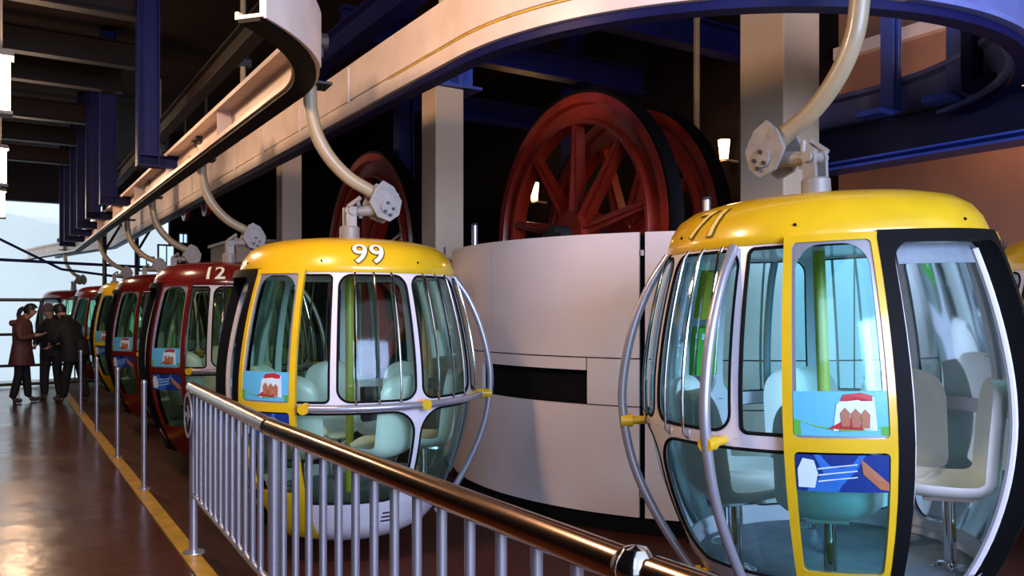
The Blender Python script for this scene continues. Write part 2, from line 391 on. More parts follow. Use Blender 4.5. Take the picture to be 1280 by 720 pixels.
def make_cabin(name, color, label, loc, door_deg, hang_deg=0., num=None, num_az=80, slant=0., tilt=0., group='cable car cabins hanging from the track', detail=True):
    root = empty(name, loc, R(door_deg), label, 'cable car', group)
    if tilt: root.rotation_euler = (Matrix.Rotation(R(tilt), 3, 'Y') @ Matrix.Rotation(R(door_deg), 3, 'Z')).to_euler()
    leafm = 'yellow' if color == 'yellow' else 'red'
    MZ = .95
    # roof
    ro = MB().lathe(DOME, 72).build('roof', leafm, root, smooth=True)
    MB().lathe([(.712,1.775),(.66,1.765),(.001,1.765)], 60).build('ceiling_panel', 'white', root)
    for a in range(10, 360, 50):
        MB().tube([dome_pt(a, .055, -.004), dome_pt(a, .055, .006)], .007, 8).build('roof_screw', 'black', ro)
    if num: numeral(num, num_az, ro, .205, slant)
    # antenna-like pin on the roof
    MB().cyl(dome_pt(150, .14, -.01), dome_pt(150, .14, -.01)+Vector((0,0,.07)), .009, 8).build('roof_pin', 'dark', ro)
    # frame: white rings around each window
    up = [(23,67),(67,103),(103,141),(141,180),(180,219),(219,257),(257,293),(293,337)]
    lo = [(23,103),(103,180),(180,257),(257,337)]
    fr = MB(); gk = MB()
    for (a, c) in up:
        inn = ring_cell(fr, a, c, MZ, 1.785, .030, .028 if a in (23, 293) else .08, -.012, .012, .024); gasket(gk, inn, .010)
    for (a, c) in lo:
        inn = ring_cell(fr, a, c, .29, MZ, .040, .15, -.012, .012, .024); gasket(gk, inn, .010)
    frame = fr.build('body_frame', 'white', root, smooth=True)
    gk.build('window_gasket', 'black', frame, smooth=True)
    for (a, c) in up+lo:
        b = MB(); z0, z1 = (MZ+.012, 1.765) if (a, c) in up else (.31, MZ-.012)
        patch(b, a+1, c-1, z0, z1, 0., 10, 10)
        g = b.build('window_pane', 'glass' if color == 'yellow' and num == '71' else 'glassY', root, smooth=True)
        if (a, c) in up and 60 < (a+c)/2 < 300 :
            bars = MB()
            for k in (.25, .5, .75):
                f = a+(c-a)*k
                bars.tube([sp(f, 1.775, .014)]+[sp(f, MZ+.79*(1-i/10.), .030) for i in range(11)]+[sp(f, MZ-.02, .012)], .0075, 8)
            bars.build('window_bars', 'chrome', root, smooth=True)
    # lower shell with skirt
    sh = MB(); N = 48
    prof = [(rr(z)+.008, z) for z in (.30, .28, .22, .16, .10, .06, .04)]
    prof += [(.40, .015), (.2, .0), (.001, .0)]
    sh.lathe(prof, 64)
    shell = sh.build('lower_shell', 'white', root, smooth=True)
    b = MB()
    for k in range(3): patch(b, 92, 99, .17+.03*k, .182+.03*k, .0105, 4, 1); patch(b, -99, -92, .17+.03*k, .182+.03*k, .0105, 4, 1)
    b.build('vent_slots', 'black', shell)
    # floor inside
    MB().lathe([(.62,.235),(.645,.25),(.001,.251)], 60).build('floor_panel', 'cabinfloor', root, smooth=True)
    # doorway: black seal and grey jamb
    b = MB(); inn = ring_cell(b, -26.5, 26.5, .12, 1.80, .05, .09, -.02, .062, .055); b.build('door_seal', 'black', root, smooth=True)
    b = MB()
    for s in (-1, 1): b.tube([sp(s*20.6, .22+1.50*i/24, -.03) for i in range(25)], .017, 8)
    b.build('door_jamb', 'white', root, smooth=True)
    b = MB(); patch(b, -18, 18, 1.66, 1.745, -.035, 8, 2, .012); b.build('header_board', 'cabinfloor', root)
    # sliding door leaves, open
    for s in (-1, 1):
        a, c = (26, 53) if s > 0 else (-53, -26)
        b = MB(); i1 = ring_cell(b, a, c, MZ, 1.795, .030, .02, .030, .058, .034)
        i2 = ring_cell(b, a, c, .38, MZ, .026, .02, .030, .058, .034)
        patch(b, a, c, .07, .38, .058, 8, 6, .028)
        leaf = b.build('door', leafm, root, smooth=True)
        b = MB(); patch(b, a+2, c-2, MZ+.02, 1.77, .042); patch(b, a+2, c-2, .40, MZ-.02, .042)
        b.build('door_glass', 'glass' if num == '71' else 'glassY', leaf, smooth=True)
        b = MB(); ring_cell(b, a+2, c-2, MZ+.02, 1.775, .022, .10, .043, .05, .02); b.build('glass_trim', 'bumper', leaf, smooth=True)
        if detail:
            f0, f1 = a+2.6, c-2.6
            sticker(leaf, f0, f1, MZ+.04, MZ+.215, .053, 0)
            sticker(leaf, f0, f1, MZ-.185, MZ-.035, .053, 1)
    # bumpers
    def bracket(par, f, z, off):
        b = MB(); b.tube([sp(f, z, .0), sp(f, z, off)], .021, 10); b.tube([sp(f, z, off-.03), sp(f, z, off+.03)], .034, 10)
        b.build('bracket', 'yellow', par, smooth=True)
    pts = [sp(55+i*(150-55)/40, MZ+.0, .075) for i in range(41)]
    bm_ = MB().tube(pts, .022, 10).build('belt_bumper', 'bumper', root, smooth=True)
    for f in (57, 103, 148): bracket(bm_, f, MZ, .07)
    for f in (-71, -119, 156):
        pts = catmull([sp(f, 1.77, .02), sp(f, 1.62, .075), sp(f, 1.4, .115), sp(f, 1.15, .135), sp(f, .95, .135), sp(f, .7, .125), sp(f, .45, .10), sp(f, .22, .085), sp(f, .10, .07)], 5)
        q = MB().tube(pts, .023, 12).build('upright_bumper', 'bumper', root, smooth=True)
        bracket(q, f, .94, .12); bracket(q, f, .16, .08)
    if num == '71':
        b = MB(); patch(b, -178, -167, 1.43, 1.70, -.02, 4, 3, .006); b.build('lime_notice_panel', 'pole', root)
        b = MB(); patch(b, -178, -167, 1.10, 1.38, -.02, 4, 3, .006); gp_ = b.build('green_notice_panel', 'st_green', root)
        for (f_, z_) in ((-174, 1.30), (-171, 1.22), (-174, 1.17), (-169.5, 1.33)):
            b = MB(); patch(b, f_-.9, f_+.9, z_-.018, z_+.018, -.017, 2, 2, .002); patch(b, f_-.9, f_+.9, z_-.018, z_+.018, -.029, 2, 2, .002); b.build('pale_spot', 'st_pale', gp_)
    # centre pole and seats
    MB().cyl((0,0,.24), (0,0,1.77), .030, 16).build('centre_pole', 'pole', root, smooth=True)
    for f, yaw in ((41,4), (93,34), (146,6), (-43,0), (-94,-6), (-145,0)):
        a = R(f); c = Vector((.53*sin(a), -.53*cos(a), 0)); rz = math.atan2(-c.y, -c.x)+R(yaw)
        rm = Matrix.Rotation(rz, 4, 'Z'); T = Matrix.Translation(c) @ rm
        b = MB(); b.add([T @ Vector(v) for v in SEAT[0]], SEAT[1]); so = b.build('seat', 'seat', root, smooth=True)
        b = MB(); b.cyl(c+Vector((0,0,.25)), c+Vector((0,0,.59)), .028, 14); b.lathe([(.001,.268),(.05,.268),(.085,.25)], 20, (c.x,c.y,0))
        b.box((c.x,c.y,.58), (.22,.16,.016), rz); b.build('seat_pedestal', 'chrome', so, smooth=True)
    # hanger: mount, clamp, curved arm, trolley
    hr = R(hang_deg)
    def H(f, z, s=0.): # f towards the door side, s sideways
        return Vector((f*sin(hr)+s*cos(hr), -f*cos(hr)+s*sin(hr), z))
    mt = MB(); mt.lathe([(.001,2.13),(.06,2.13),(.07,2.12),(.072,2.03),(.10,2.02),(.10,2.0),(.001,2.0)], 28)
    mt.build('hanger_mount', 'clampgrey', root, smooth=True)
    k = MB()
    ax = Matrix.Rotation(hr-pi/2, 3, 'Z')
    k.box(H(0, 2.19, .045), (.07, .022, .15), hr-pi/2); k.box(H(0, 2.19, -.045), (.07, .022, .15), hr-pi/2)
    k.tube([H(0, 2.235, -.075), H(0, 2.235, .075)], .028, 14)
    k.tube([H(.0, 2.235), H(-.10, 2.245), H(-.2, 2.26)], [.033, .04, .04], 12)
    k.tube([H(.03, 2.26, .06), H(-.06, 2.33, .06)], .016, 8); k.tube([H(-.08, 2.19, .0), H(-.06, 2.33, .0)], .014, 8)
    kk = k.build('swivel_joint', 'clampgrey', root, smooth=True)
    # clamp: two round-ended cheek plates joined by a block
    k = MB()
    for s in (-.075, .075):
        out = [(-.30,2.42),(-.36,2.32),(-.34,2.22),(-.27,2.17),(-.18,2.20),(-.12,2.30),(-.16,2.40),(-.22,2.46)]
        vs = [H(f, z, s-.011) for (f, z) in out]+[H(f, z, s+.011) for (f, z) in out]; n = len(out)
        k.add(vs, [tuple(range(n)), tuple(range(2*n-1, n-1, -1))]+[(i, (i+1) % n, n+(i+1) % n, n+i) for i in range(n)])
    k.tube([H(-.25, 2.27, -.10), H(-.25, 2.27, .10)], .05, 16)
    k.tube([H(-.19, 2.38, -.09), H(-.19, 2.38, .09)], .018, 8); k.tube([H(-.32, 2.36, -.09), H(-.32, 2.36, .09)], .018, 8)
    cl = k.build('hanger_clamp', 'clampgrey', root)
    if num:
        for (f, z) in ((-.25,2.30),(-.29,2.26),(-.23,2.24),(-.27,2.215)):
            for s in (-1, 1): MB().tube([H(f, z, s*.10), H(f, z, s*.112)], .012, 6).build('clamp_bolt', 'dark', cl)
    armp = catmull([H(-.27,2.30), H(-.17,2.38), H(.0,2.47), H(.14,2.60), H(.235,2.76), H(.275,2.94), H(.28,3.1), H(.28,3.26)], 8)
    MB().tube(armp, .047, 18).build('hanger_arm', 'beige', root, smooth=True)
    k = MB(); k.box(H(.28,3.10), (.20,.26,.02), hr); k.box(H(.28,3.32), (.34,.10,.14), hr)
    for s in (-.14, .14):
        k.tube([H(.20,3.36,s), H(.36,3.36,s)], .06, 18)
    k.build('trolley', 'dark', root, bevel=.004)
    return root

hd = 0
make_cabin('gondola_cabin', 'yellow', 'nearest yellow-roofed cabin numbered 71 with white seats seen through its open doorway', (1.60, 4.0, .17), 22, 12, '71', -86, .25, tilt=-2.2)
make_cabin('gondola_cabin', 'yellow', 'yellow-roofed cabin numbered 99 hanging behind the steel barrier', (-1.153, 5.68, .10), -62, 0, '99', 83)
make_cabin('gondola_cabin', 'red', 'dark red cabin numbered 12 directly behind the yellow 99 cabin', (-3.0, 8.5, .10), -60, 0, '12', 68)
make_cabin('gondola_cabin', 'red', 'dark red cabin queued between red cabin 12 and a small yellow cabin', (-4.8, 11.35, .10), -60, 0, None)
make_cabin('gondola_cabin', 'yellow', 'small distant yellow cabin queued between two dark red cabins', (-6.52, 14.2, .10), -60, 0, None)
make_cabin('gondola_cabin', 'red', 'distant dark red cabin just beyond the small yellow cabin, right of the people', (-8.5, 17.1, .10), -60, 0, None)
make_cabin('gondola_cabin', 'red', 'farthest red cabin, out in the daylight above the heads of the people', (-12.0, 21.9, .12), -20, 0, None)
make_cabin('gondola_cabin', 'yellow', 'yellow cabin cut off by the right edge of the photo, behind cabin 71', (3.95, 5.15, .12), 100, 0, None)

# ------------------------------------------------------------------ overhead track
Z1, Z2 = 3.12, 3.27
P1, P2 = 2.08*.842, 3.03*.842
def arc(c, r, a0, a1, n):   # angles in degrees, standard
    return [(c[0]+r*cos(R(a0+(a1-a0)*i/n)), c[1]+r*sin(R(a0+(a1-a0)*i/n))) for i in range(n+1)]
# outer guide rail: straight from far end, bending at the near end
start = [(-14.9, 24.6), (-13.6, 23.2)]+[tuple(tp(t, P1)[:2]) for t in (23.6, 20.5, 16, 12, 9, 7, 6.0)]
x, y = tp(5.35, P1)[:2]; path = start+[(x, y)]
h = math.atan2(-TY, -TX)
for i in range(14):
    h -= R(3.6); x += .105*cos(h); y += .105*sin(h); path.append((x, y))
C1 = [(.0,0),(.0,.31),(-.17,.31),(-.17,.272),(-.15,.272),(-.15,.292),(-.022,.292),(-.022,.018),(-.15,.018),(-.15,.038),(-.17,.038),(-.17,0)]
C1 = [(a+.02, z) for a, z in C1]
g = empty('outer_guide_rail', tp(12, P1, Z1), 0, 'cream channel rail over the platform side, near end bent and cut open, top left', 'rail', None)
def rel(mb, o):
    l = Vector(o.location); mb.v = [tuple(Vector(v)-l) for v in mb.v]; return mb
rel(MB().sweep(path, C1, z0=Z1), g).build('channel', 'cream', g, smooth=True)
b = MB(); b.sweep([path[-9+i] for i in range(9)], [(.022,-.0),(.022,.33),(.035,.33),(.035,.0)], z0=Z1-.01); rel(b, g).build('end_cover', 'cream', g, smooth=True)
b = MB(); b.sweep(path, [(-.13,-.022),(-.13,-.001),(-.0,-.001),(-.0,-.022)], z0=Z1); rel(b, g).build('underside_shade', 'black', g)  # black strip standing for the shade under the rail
for t in [7.4+2.6*i for i in range(6)]:
    b = MB(); b.box(tp(t, P1-.066, Z1+.155), (.012, .12, .27), ANG+pi/2); rel(b, g).build('stiffener_plate', 'cream', g)
# inner rail: straight, then the big curve over the near cabins, then back on the far side
cx, cy, RR = 1.52, 6.36, 2.15
n_ang = math.degrees(math.atan2(-PY, -PX))
path2 = [(-14.4, 25.3), (-13.1, 23.8)]+[tuple(tp(t, P2)[:2]) for t in (23.6, 20.5, 16, 12, 9, 7.0, 5.6)]
tt = (cx*TX+cy*TY)
path2 += arc((cx, cy), RR, n_ang, n_ang+180, 60)
P4 = P2+2*RR
path2 += [tuple(tp(t, P4)[:2]) for t in (tt+.3, tt+.6)]
g2 = empty('curved_main_rail', (cx, cy, Z2), 0, 'big curved cream rail, its right half tinted for blue daylight, sweeping over the two numbered yellow cabins', 'rail')
I2 = [(-.08,0),(.08,0),(.08,.42),(-.08,.42),(-.08,.125),(-.065,.12),(-.065,.105),(-.08,.10)]
ns = 9+24
rel(MB().sweep(path2[:ns+1], I2, z0=Z2), g2).build('rail_beam', 'cream', g2, smooth=True)
rel(MB().sweep(path2[ns:], [(-.10,0),(.10,0),(.10,.03),(.04,.05),(.04,.36),(.1,.38),(.1,.42),(-.1,.42),(-.1,.38),(-.04,.36),(-.04,.05),(-.10,.03)], z0=Z2), g2).build('daylight_tinted_beam', 'bluelt', g2, smooth=True)  # same cream rail, coloured blue to stand for daylight falling on it
rel(MB().sweep(path2[8:ns], [(-.078,.106),(-.078,.119),(-.064,.119),(-.064,.106)], z0=Z2), g2).build('seam_strip', 'linepaint', g2, smooth=True)
b = MB(); b.sweep(path2, [(-.05,-.05),(-.05,-.002),(.05,-.002),(.05,-.05)], z0=Z2); rel(b, g2).build('running_strip', 'blue', g2, smooth=True)
for t in [6.4+1.3*i for i in range(10)]:
    b = MB(); b.box(tp(t, P2-.085, Z2+.25), (.02, .02, .29), ANG+pi/2); rel(b, g2).build('joint_plate', 'cream', g2)
# upper blue ring beam tied to the curve
cb = empty('upper_ring_beam', (cx, cy, 3.9), 0, 'blue curved beam above the main rail at the top right corner', 'beam')
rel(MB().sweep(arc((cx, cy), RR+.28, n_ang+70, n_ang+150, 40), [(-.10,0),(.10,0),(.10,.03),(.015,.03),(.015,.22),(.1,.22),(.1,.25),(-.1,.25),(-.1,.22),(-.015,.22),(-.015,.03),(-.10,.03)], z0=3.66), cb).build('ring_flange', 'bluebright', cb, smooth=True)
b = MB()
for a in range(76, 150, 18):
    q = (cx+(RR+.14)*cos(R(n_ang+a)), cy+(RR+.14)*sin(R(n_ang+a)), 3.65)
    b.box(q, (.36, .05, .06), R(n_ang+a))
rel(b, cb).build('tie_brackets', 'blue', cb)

# long beam above, parallel to the track
def beam(name, t0, t1, p, z, m, label, w=.12, hh=.2, cat='beam', group=None):
    o = empty(name, tp((t0+t1)/2, p, z), 0, label, cat, group)
    pr = [(-w/2,0),(w/2,0),(w/2,.018),(.01,.018),(.01,hh-.018),(w/2,hh-.018),(w/2,hh),(-w/2,hh),(-w/2,hh-.018),(-.01,hh-.018),(-.01,.018),(-w/2,.018)]
    rel(MB().sweep([tuple(tp(t0, p)[:2]), tuple(tp((t0+t1)/2, p)[:2]), tuple(tp(t1, p)[:2])], pr, z0=z), o).build('flanged_beam', m, o)
    return o
beam('longitudinal_beam', 5.5, 21, 1.77, 3.86, 'beam', 'brown beam running above and parallel to the outer rail')
beam('longitudinal_beam', 4.5, 21.4, 3.25, 4.5, 'blue', 'dark blue beam high above the queue of red cabins', .2, .3)
# blue drop columns with feet, carrying the outer rail
DC = [10.0, 14.0, 16.4, 18.4, 20.3, 22.2, 24.0]
DL = ['nearest blue drop column left of the rail, its foot ending at the top left', 'second blue drop column behind the nearest one', 'third dark drop column along the rail, above the people side', 'fourth distant dark drop column along the rail', 'fifth distant drop column along the rail', 'sixth distant drop column, at the end of the platform', 'farthest drop column beside the bright opening']
for t, l in zip(DC, DL):
    p = 1.43
    o = empty('drop_column', tp(t, p, 3.28), 0, l, 'column', 'drop columns hanging from the ceiling along the rail')
    h2 = ANG
    b = MB(); W = .22
    b.box((0,0,1.36), (W, .02, 2.72), h2)
    for s in (-1, 1): b.box(Vector((cos(h2), sin(h2), 0))*s*W/2+Vector((0,0,1.36)), (.018, .17, 2.72), h2)
    b.build('column_shaft', 'blue', o)
    b = MB(); d = Vector((cos(h2), sin(h2), 0))
    b.box(d*.13+Vector((0,0,.0)), (.5, .17, .02), h2); b.box(d*.13+Vector((0,0,.12)), (.5, .17, .02), h2); b.box(d*.13+Vector((0,0,.06)), (.5, .02, .11), h2)
    b.build('column_foot', 'blue', o)
# cream rods hanging the inner rail
for t, l in ((4.85, 'yellowish hanging rod above the left red wheel'), (10.2, 'yellowish hanging rod with a clamp beside the nearest blue drop column'), (16.4, 'distant yellowish hanging rod between the second and third drop columns')):
    o = empty('hanging_rod', tp(t, P2, Z2+.425), 0, l, 'rod', 'rods hanging the inner rail from the ceiling')
    MB().cyl((0,0,0), (0,0,2.30), .035, 14).build('rod', 'beige', o, smooth=True)
    b = MB(); b.box((0,0,1.0), (.18,.12,.09), ANG); b.tube([(-.08,0,1.12), (.08,0,1.12)], .06, 12); b.build('rod_clamp', 'dark', o)
# cross beams under the ceiling on the left
CT = [7.0, 10.2, 12.3, 13.8, 16.5, 18.8, 21.4]
CL = ['first', 'second', 'third', 'fourth', 'fifth', 'sixth', 'farthest']
for t, l in zip(CT, CL):
    o = empty('cross_beam', tp(t, -.7, 5.0), ANG, l+' brown cross beam under the ceiling, counted from the near end', 'beam', 'cross beams under the left ceiling')
    b = MB(); b.box((0,0,.01), (4.6,.18,.02)); b.box((0,0,.34), (4.6,.18,.02)); b.box((0,0,.175), (4.6,.02,.32)); b.build('cross_flange', 'beam', o)
# return side: low beam with blue brackets at the right
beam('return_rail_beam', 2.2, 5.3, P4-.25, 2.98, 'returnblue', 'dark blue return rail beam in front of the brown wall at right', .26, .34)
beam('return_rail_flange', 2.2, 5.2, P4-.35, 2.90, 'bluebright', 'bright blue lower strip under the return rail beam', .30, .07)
for t, l in ((3.55, 'blue drop bracket nearer the right edge, above the return rail beam'), (4.13, 'blue drop bracket nearer the cream pillar, above the return rail beam')):
    o = empty('drop_bracket', tp(t, P4-.25, 3.3), ANG, l, 'bracket', 'blue brackets above the return rail')
    b = MB(); b.box((0,0,1.35), (.02,.15,2.7)); b.box((-.055,0,1.35), (.014,.12,2.7)); b.box((.055,0,1.35), (.014,.12,2.7)); b.box((0,0,1.35), (.11,.012,2.7)); b.build('bracket_shaft', 'bluebright', o)
    b = MB(); b.box((-.1,0,.03), (.46,.22,.05)); b.build('bracket_foot', 'bluebright', o)
o = empty('box_bracket', tp(3.0, P4-.55, 3.35), ANG+pi/2, 'blue square frame bracket at the right edge above the return rail', 'bracket')
b = MB(); b.box((0,0,0), (.62,.2,.1)); b.box((0,0,.5), (.62,.2,.1)); b.box((-.27,0,.25), (.09,.2,.42)); b.box((.27,0,.25), (.09,.2,.42)); b.build('square_frame', 'blue', o, bevel=.01)
b = MB(); b.box((.0,.0,.55), (.08,.05,2.1)); b.v = [(v[0], v[1], v[2]+1.0) for v in b.v]; b.build('frame_hanger', 'blue', o)

# ------------------------------------------------------------------ pillars
def pillar(name, t, p, s, z1, m, label, cap=None):
    o = empty(name, tp(t, p, 0), ANG, label, 'pillar')
    b = MB(); b.box((0,0,z1/2), (s,s,z1)); b.build('shaft', m, o, bevel=.012)
    b = MB(); b.box((0,0,.06), (s+.05,s+.05,.12)); b.build('plinth', 'dark', o)
    if cap:
        b = MB(); b.box((-.1,0,z1+.02), (s+.6,s+.12,.03)); b.box((-.1,0,z1+.32), (s+.6,s+.12,.03)); b.box((-.1,0,z1+.17), (s+.6,.03,.28)); b.box((.1,0,z1+.17), (.03,s+.1,.28)); b.build('blue_bracket', 'bluebright', o)
    return o
pillar('concrete_pillar', 4.48+.24, 5.61+.24, .48, 6.0, 'pillar', 'big square cream pillar rising behind the yellow roof of cabin 71')
c2 = Vector((-.81, 8.5, 0)); pillar('concrete_pillar', c2.x*TX+c2.y*TY+.17, c2.x*PX+c2.y*PY+.17, .34, 4.02, 'pillar', 'cream pillar with a blue bracket on top, between the left and middle red wheels', True)
c3 = Vector((-3.4, 12.2, 0)); pillar('concrete_pillar', c3.x*TX+c3.y*TY, c3.x*PX+c3.y*PY, .30, 4.1, 'pillar', 'slim cream pillar left of the left red wheel, above the roof of cabin 99')

# ------------------------------------------------------------------ drive wheels
def wheel(loc, label, spin):
    o = empty('bull_wheel', loc, 0, label, 'wheel', 'large red cable wheels')
    # local frame: wheel axis = P direction, in-plane = T and Z
    A = Vector((PX, PY, 0)); T = Vector((TX, TY, 0)); Zv = Vector((0,0,1))
    def W(a, r, ang): return A*a+(T*cos(ang)+Zv*sin(ang))*r
    def ringm(prof, n=96):
        b = MB(); m = len(prof)
        for k in range(n):
            for (a, r) in prof: b.v.append(tuple(W(a, r, 2*pi*k/n)))
        for k in range(n):
            for i in range(m):
                i2 = (i+1) % m; k2 = (k+1) % n
                b.f.append((k*m+i, k2*m+i, k2*m+i2, k*m+i2))
        return b
    ringm([(-.09,1.5),(-.09,1.40),(-.03,1.38),(-.03,1.24),(-.09,1.22),(-.09,1.18),(.09,1.18),(.09,1.22),(.0,1.24),(.0,1.38),(.09,1.40),(.09,1.5)]).build('rim', 'redwheel', o, smooth=True)
    ringm([(-.085,1.5),(-.085,1.535),(-.03,1.515),(.03,1.515),(.085,1.535),(.085,1.5)]).build('groove_liner', 'black', o, smooth=True)
    ringm([(-.14,.24),(-.14,.08),(.14,.08),(.14,.24)], 40).build('hub', 'redwheel', o, smooth=True)
    for k in range(9):
        a0 = spin+2*pi*k/9; b = MB()
        for (r0, w0, r1, w1) in ((.2,.13,1.21,.075),):
            vs = []
            for (r, w) in ((r0, w0), (r1, w1)):
                c = W(0, r, a0); d = (-T*sin(a0)+Zv*cos(a0))
                for (u, v) in ((-1,-1),(1,-1),(1,1),(-1,1)): vs.append(c+d*w*u*.55+A*.06*v)
            b.add(vs, [(0,1,2,3),(7,6,5,4),(0,4,5,1),(1,5,6,2),(2,6,7,3),(3,7,4,0)])
        d = (-T*sin(a0)+Zv*cos(a0))
        vs = [W(-.13, .2, a0)-d*.012, W(-.13, .2, a0)+d*.012, W(-.075, 1.21, a0)+d*.012, W(-.075, 1.21, a0)-d*.012]
        vs += [W(0, .2, a0)-d*.012, W(0, .2, a0)+d*.012, W(0, 1.21, a0)+d*.012, W(0, 1.21, a0)-d*.012]
        b.add(vs, [(0,1,2,3),(4,7,6,5),(0,4,5,1),(1,5,6,2),(2,6,7,3),(3,7,4,0)])
        b.build('spoke', 'redwheel', o)
    MB().cyl(W(-.36, 0, 0), W(.36, 0, 0), .08, 20).build('axle', 'dark', o, smooth=True)
    b = MB()
    for s in (-.29, .29):
        c = A*s; b.box(c+Vector((0,0,-loc[2]/2)), (.12,.34,loc[2]), ANG)
    b.build('bearing_stand', 'dark', o)
    return o
wheel((.72, 8.75, 2.46), 'large red spoked wheel standing upright behind the white curved panels, middle one', R(90))
wheel((1.33, 9.28, 2.42), 'red spoked wheel half hidden behind the middle wheel, beside the big cream pillar', R(70))
wheel((-1.93, 11.0, 2.25), 'red spoked wheel behind the curved arm of cabin 99, left of the cream pillar', R(84))
# small red sheaves far back
for i, (px_, py_, d, l) in enumerate(((258, 250, 15.5, 'small red sheave far behind, right one of a pair under the rail'), (232, 258, 17.5, 'small red sheave far behind, left one of a pair under the rail'))):
    c = Vector(((px_-640)*d/1000, d, EYE+(385-py_)*d/1000))
    o = empty('cable_sheave', c, 0, l, 'pulley', 'small red sheaves')
    A = Vector((PX, PY, 0)); T = Vector((TX, TY, 0)); b = MB()
    for k in range(28):
        a = 2*pi*k/28
        for (q, r) in ((-.04,.32),(-.04,.22),(.04,.22),(.04,.32)): b.v.append(tuple(A*q+(T*cos(a)+Vector((0,0,1))*sin(a))*r))
    for k in range(28):
        for i2 in range(4): b.f.append((k*4+i2, (k+1) % 28*4+i2, (k+1) % 28*4+(i2+1) % 4, k*4+(i2+1) % 4))
    b.build('sheave_rim', 'redwheel', o, smooth=True)
    b = MB()
    for k in range(3): a = pi*k/3; d_ = (T*cos(a)+Vector((0,0,1))*sin(a))*.24; b.tube([-d_, d_], .025, 6)
    b.build('sheave_spokes', 'redwheel', o)
    MB().cyl((0,0,0), (0,0,6.0-c.z), .04, 8).build('sheave_hanger', 'dark', o)
# dark steelwork of the machine hall
for t, l in ((6.9, 'dark blue hall beam high above the middle red wheel, nearest one'), (8.8, 'dark blue hall beam crossing high behind the middle red wheel'), (11.5, 'farthest dark blue hall beam crossing the machine hall')):
    o = empty('hall_beam', tp(t, 5.6, 4.75), ANG, l, 'beam', 'beams of the machine hall')
    b = MB(); b.box((0,0,.015), (4.6,.2,.03)); b.box((0,0,.345), (4.6,.2,.03)); b.box((0,0,.18), (4.6,.03,.31)); b.build('beam_flange', 'blue', o)
for t, p, l in ((9.2, 6.9, 'dark steel hall column behind the middle red wheel'), (9.9, 4.6, 'dark steel hall column between the cream pillar and the middle red wheel')):
    o = empty('hall_column', tp(t, p, 0), ANG, l, 'column')
    b = MB(); b.box((0,0,2.99), (.2,.02,5.98)); b.box((-.1,0,2.99), (.02,.2,5.98)); b.box((.1,0,2.99), (.02,.2,5.98)); b.build('column_shaft', 'blue', o)
    b = MB(); b.box((0,0,.02), (.4,.4,.04)); b.build('base_plate', 'dark', o)
o = empty('yellow_pole', (2.02, 8.75, 0), 0, 'thin yellow pole in the dark hall left of the big cream pillar', 'pole')
MB().cyl((0,0,0), (0,0,5.98), .035, 12).build('pole_tube', 'beige', o, smooth=True); b = MB(); b.lathe([(.001,.03),(.09,.03),(.1,.001)], 16); b.build('pole_foot', 'dark', o)
# cream housing behind cabin 12
o = empty('equipment_housing', tp(14.6, 3.7, 0), ANG, 'cream equipment housing behind the dark red cabin 12', 'housing')
b = MB(); b.box((0,0,1.38), (.8,1.9,2.76)); b.build('housing_body', 'pillar', o, bevel=.02)
b = MB(); b.box((0,0,2.785), (.88,2.0,.05)); b.build('housing_lid', 'cream', o)

# ------------------------------------------------------------------ curved white enclosure
EX, EY, ER = 1.9, 8.1, 2.5
o = empty('machine_enclosure', (EX, EY, 0), 0, 'curved wall of white panels with a black slot, between cabins 99 and 71', 'enclosure')
def cpanel(a0, a1, z0, z1, nm='panel', m='wall', r=ER, th=.03):
    b = MB().lathe([(r, z0), (r, z1), (r-th, z1), (r-th, z0), (r, z0)], max(3, int((a1-a0)/2)), a0=R(a0), a1=R(a1))
    n = 5; last = len(b.v)-n
    b.f.append((0,1,2,3)); b.f.append((last+3, last+2, last+1, last))
    return b.build(nm, m, o, smooth=True)
gp = .15
cols = [(-98,-56.3,0), (-56.3,-22.9,.0), (-22.2,12,0), (12,52,0)]
for (a, c, _) in cols:
    cpanel(a+gp, c-gp, .13, .925); cpanel(a+gp, c-gp, 1.285, 2.20)
for (a, c) in ((-98,-59.2),(-32.5,-22.9),(-22.2,12),(12,52)): cpanel(a+gp, c-gp, .935, 1.275)
cpanel(-59.3, -32.6, 1.185, 1.275)
cpanel(-99, 52.5, 0, 2.19, 'backing', 'black', ER-.06, .03)
cpanel(-98.5, 52.2, 0, .11, 'kick_plate', 'black', ER-.015)
b = MB()
for z in (.3, .85, 2.05): 
    a = R(-22.55); b.cyl((.0+(ER-.0)*sin(a), -(ER-.0)*cos(a), z-.02), ((ER)*sin(a), -(ER)*cos(a), z+.02), .014, 8)
b.build('hinges', 'steel', o)
for (a, l) in ((-12, 'slim grey post rising beside the roof of cabin 71 from behind the white panels'), (-79, 'slim grey post above the right end of the roof of cabin 99')):
    q = R(a); d = ER-.2
    po = empty('steel_post', (EX+d*sin(q), EY-d*cos(q), 0), 0, l, 'post')
    MB().cyl((0,0,0), (0,0,2.45), .03, 10).build('post_tube', 'steel', po, smooth=True)
    MB().lathe([(.001,2.465),(.032,2.46),(.036,2.44)], 12).build('post_cap', 'dark', po)

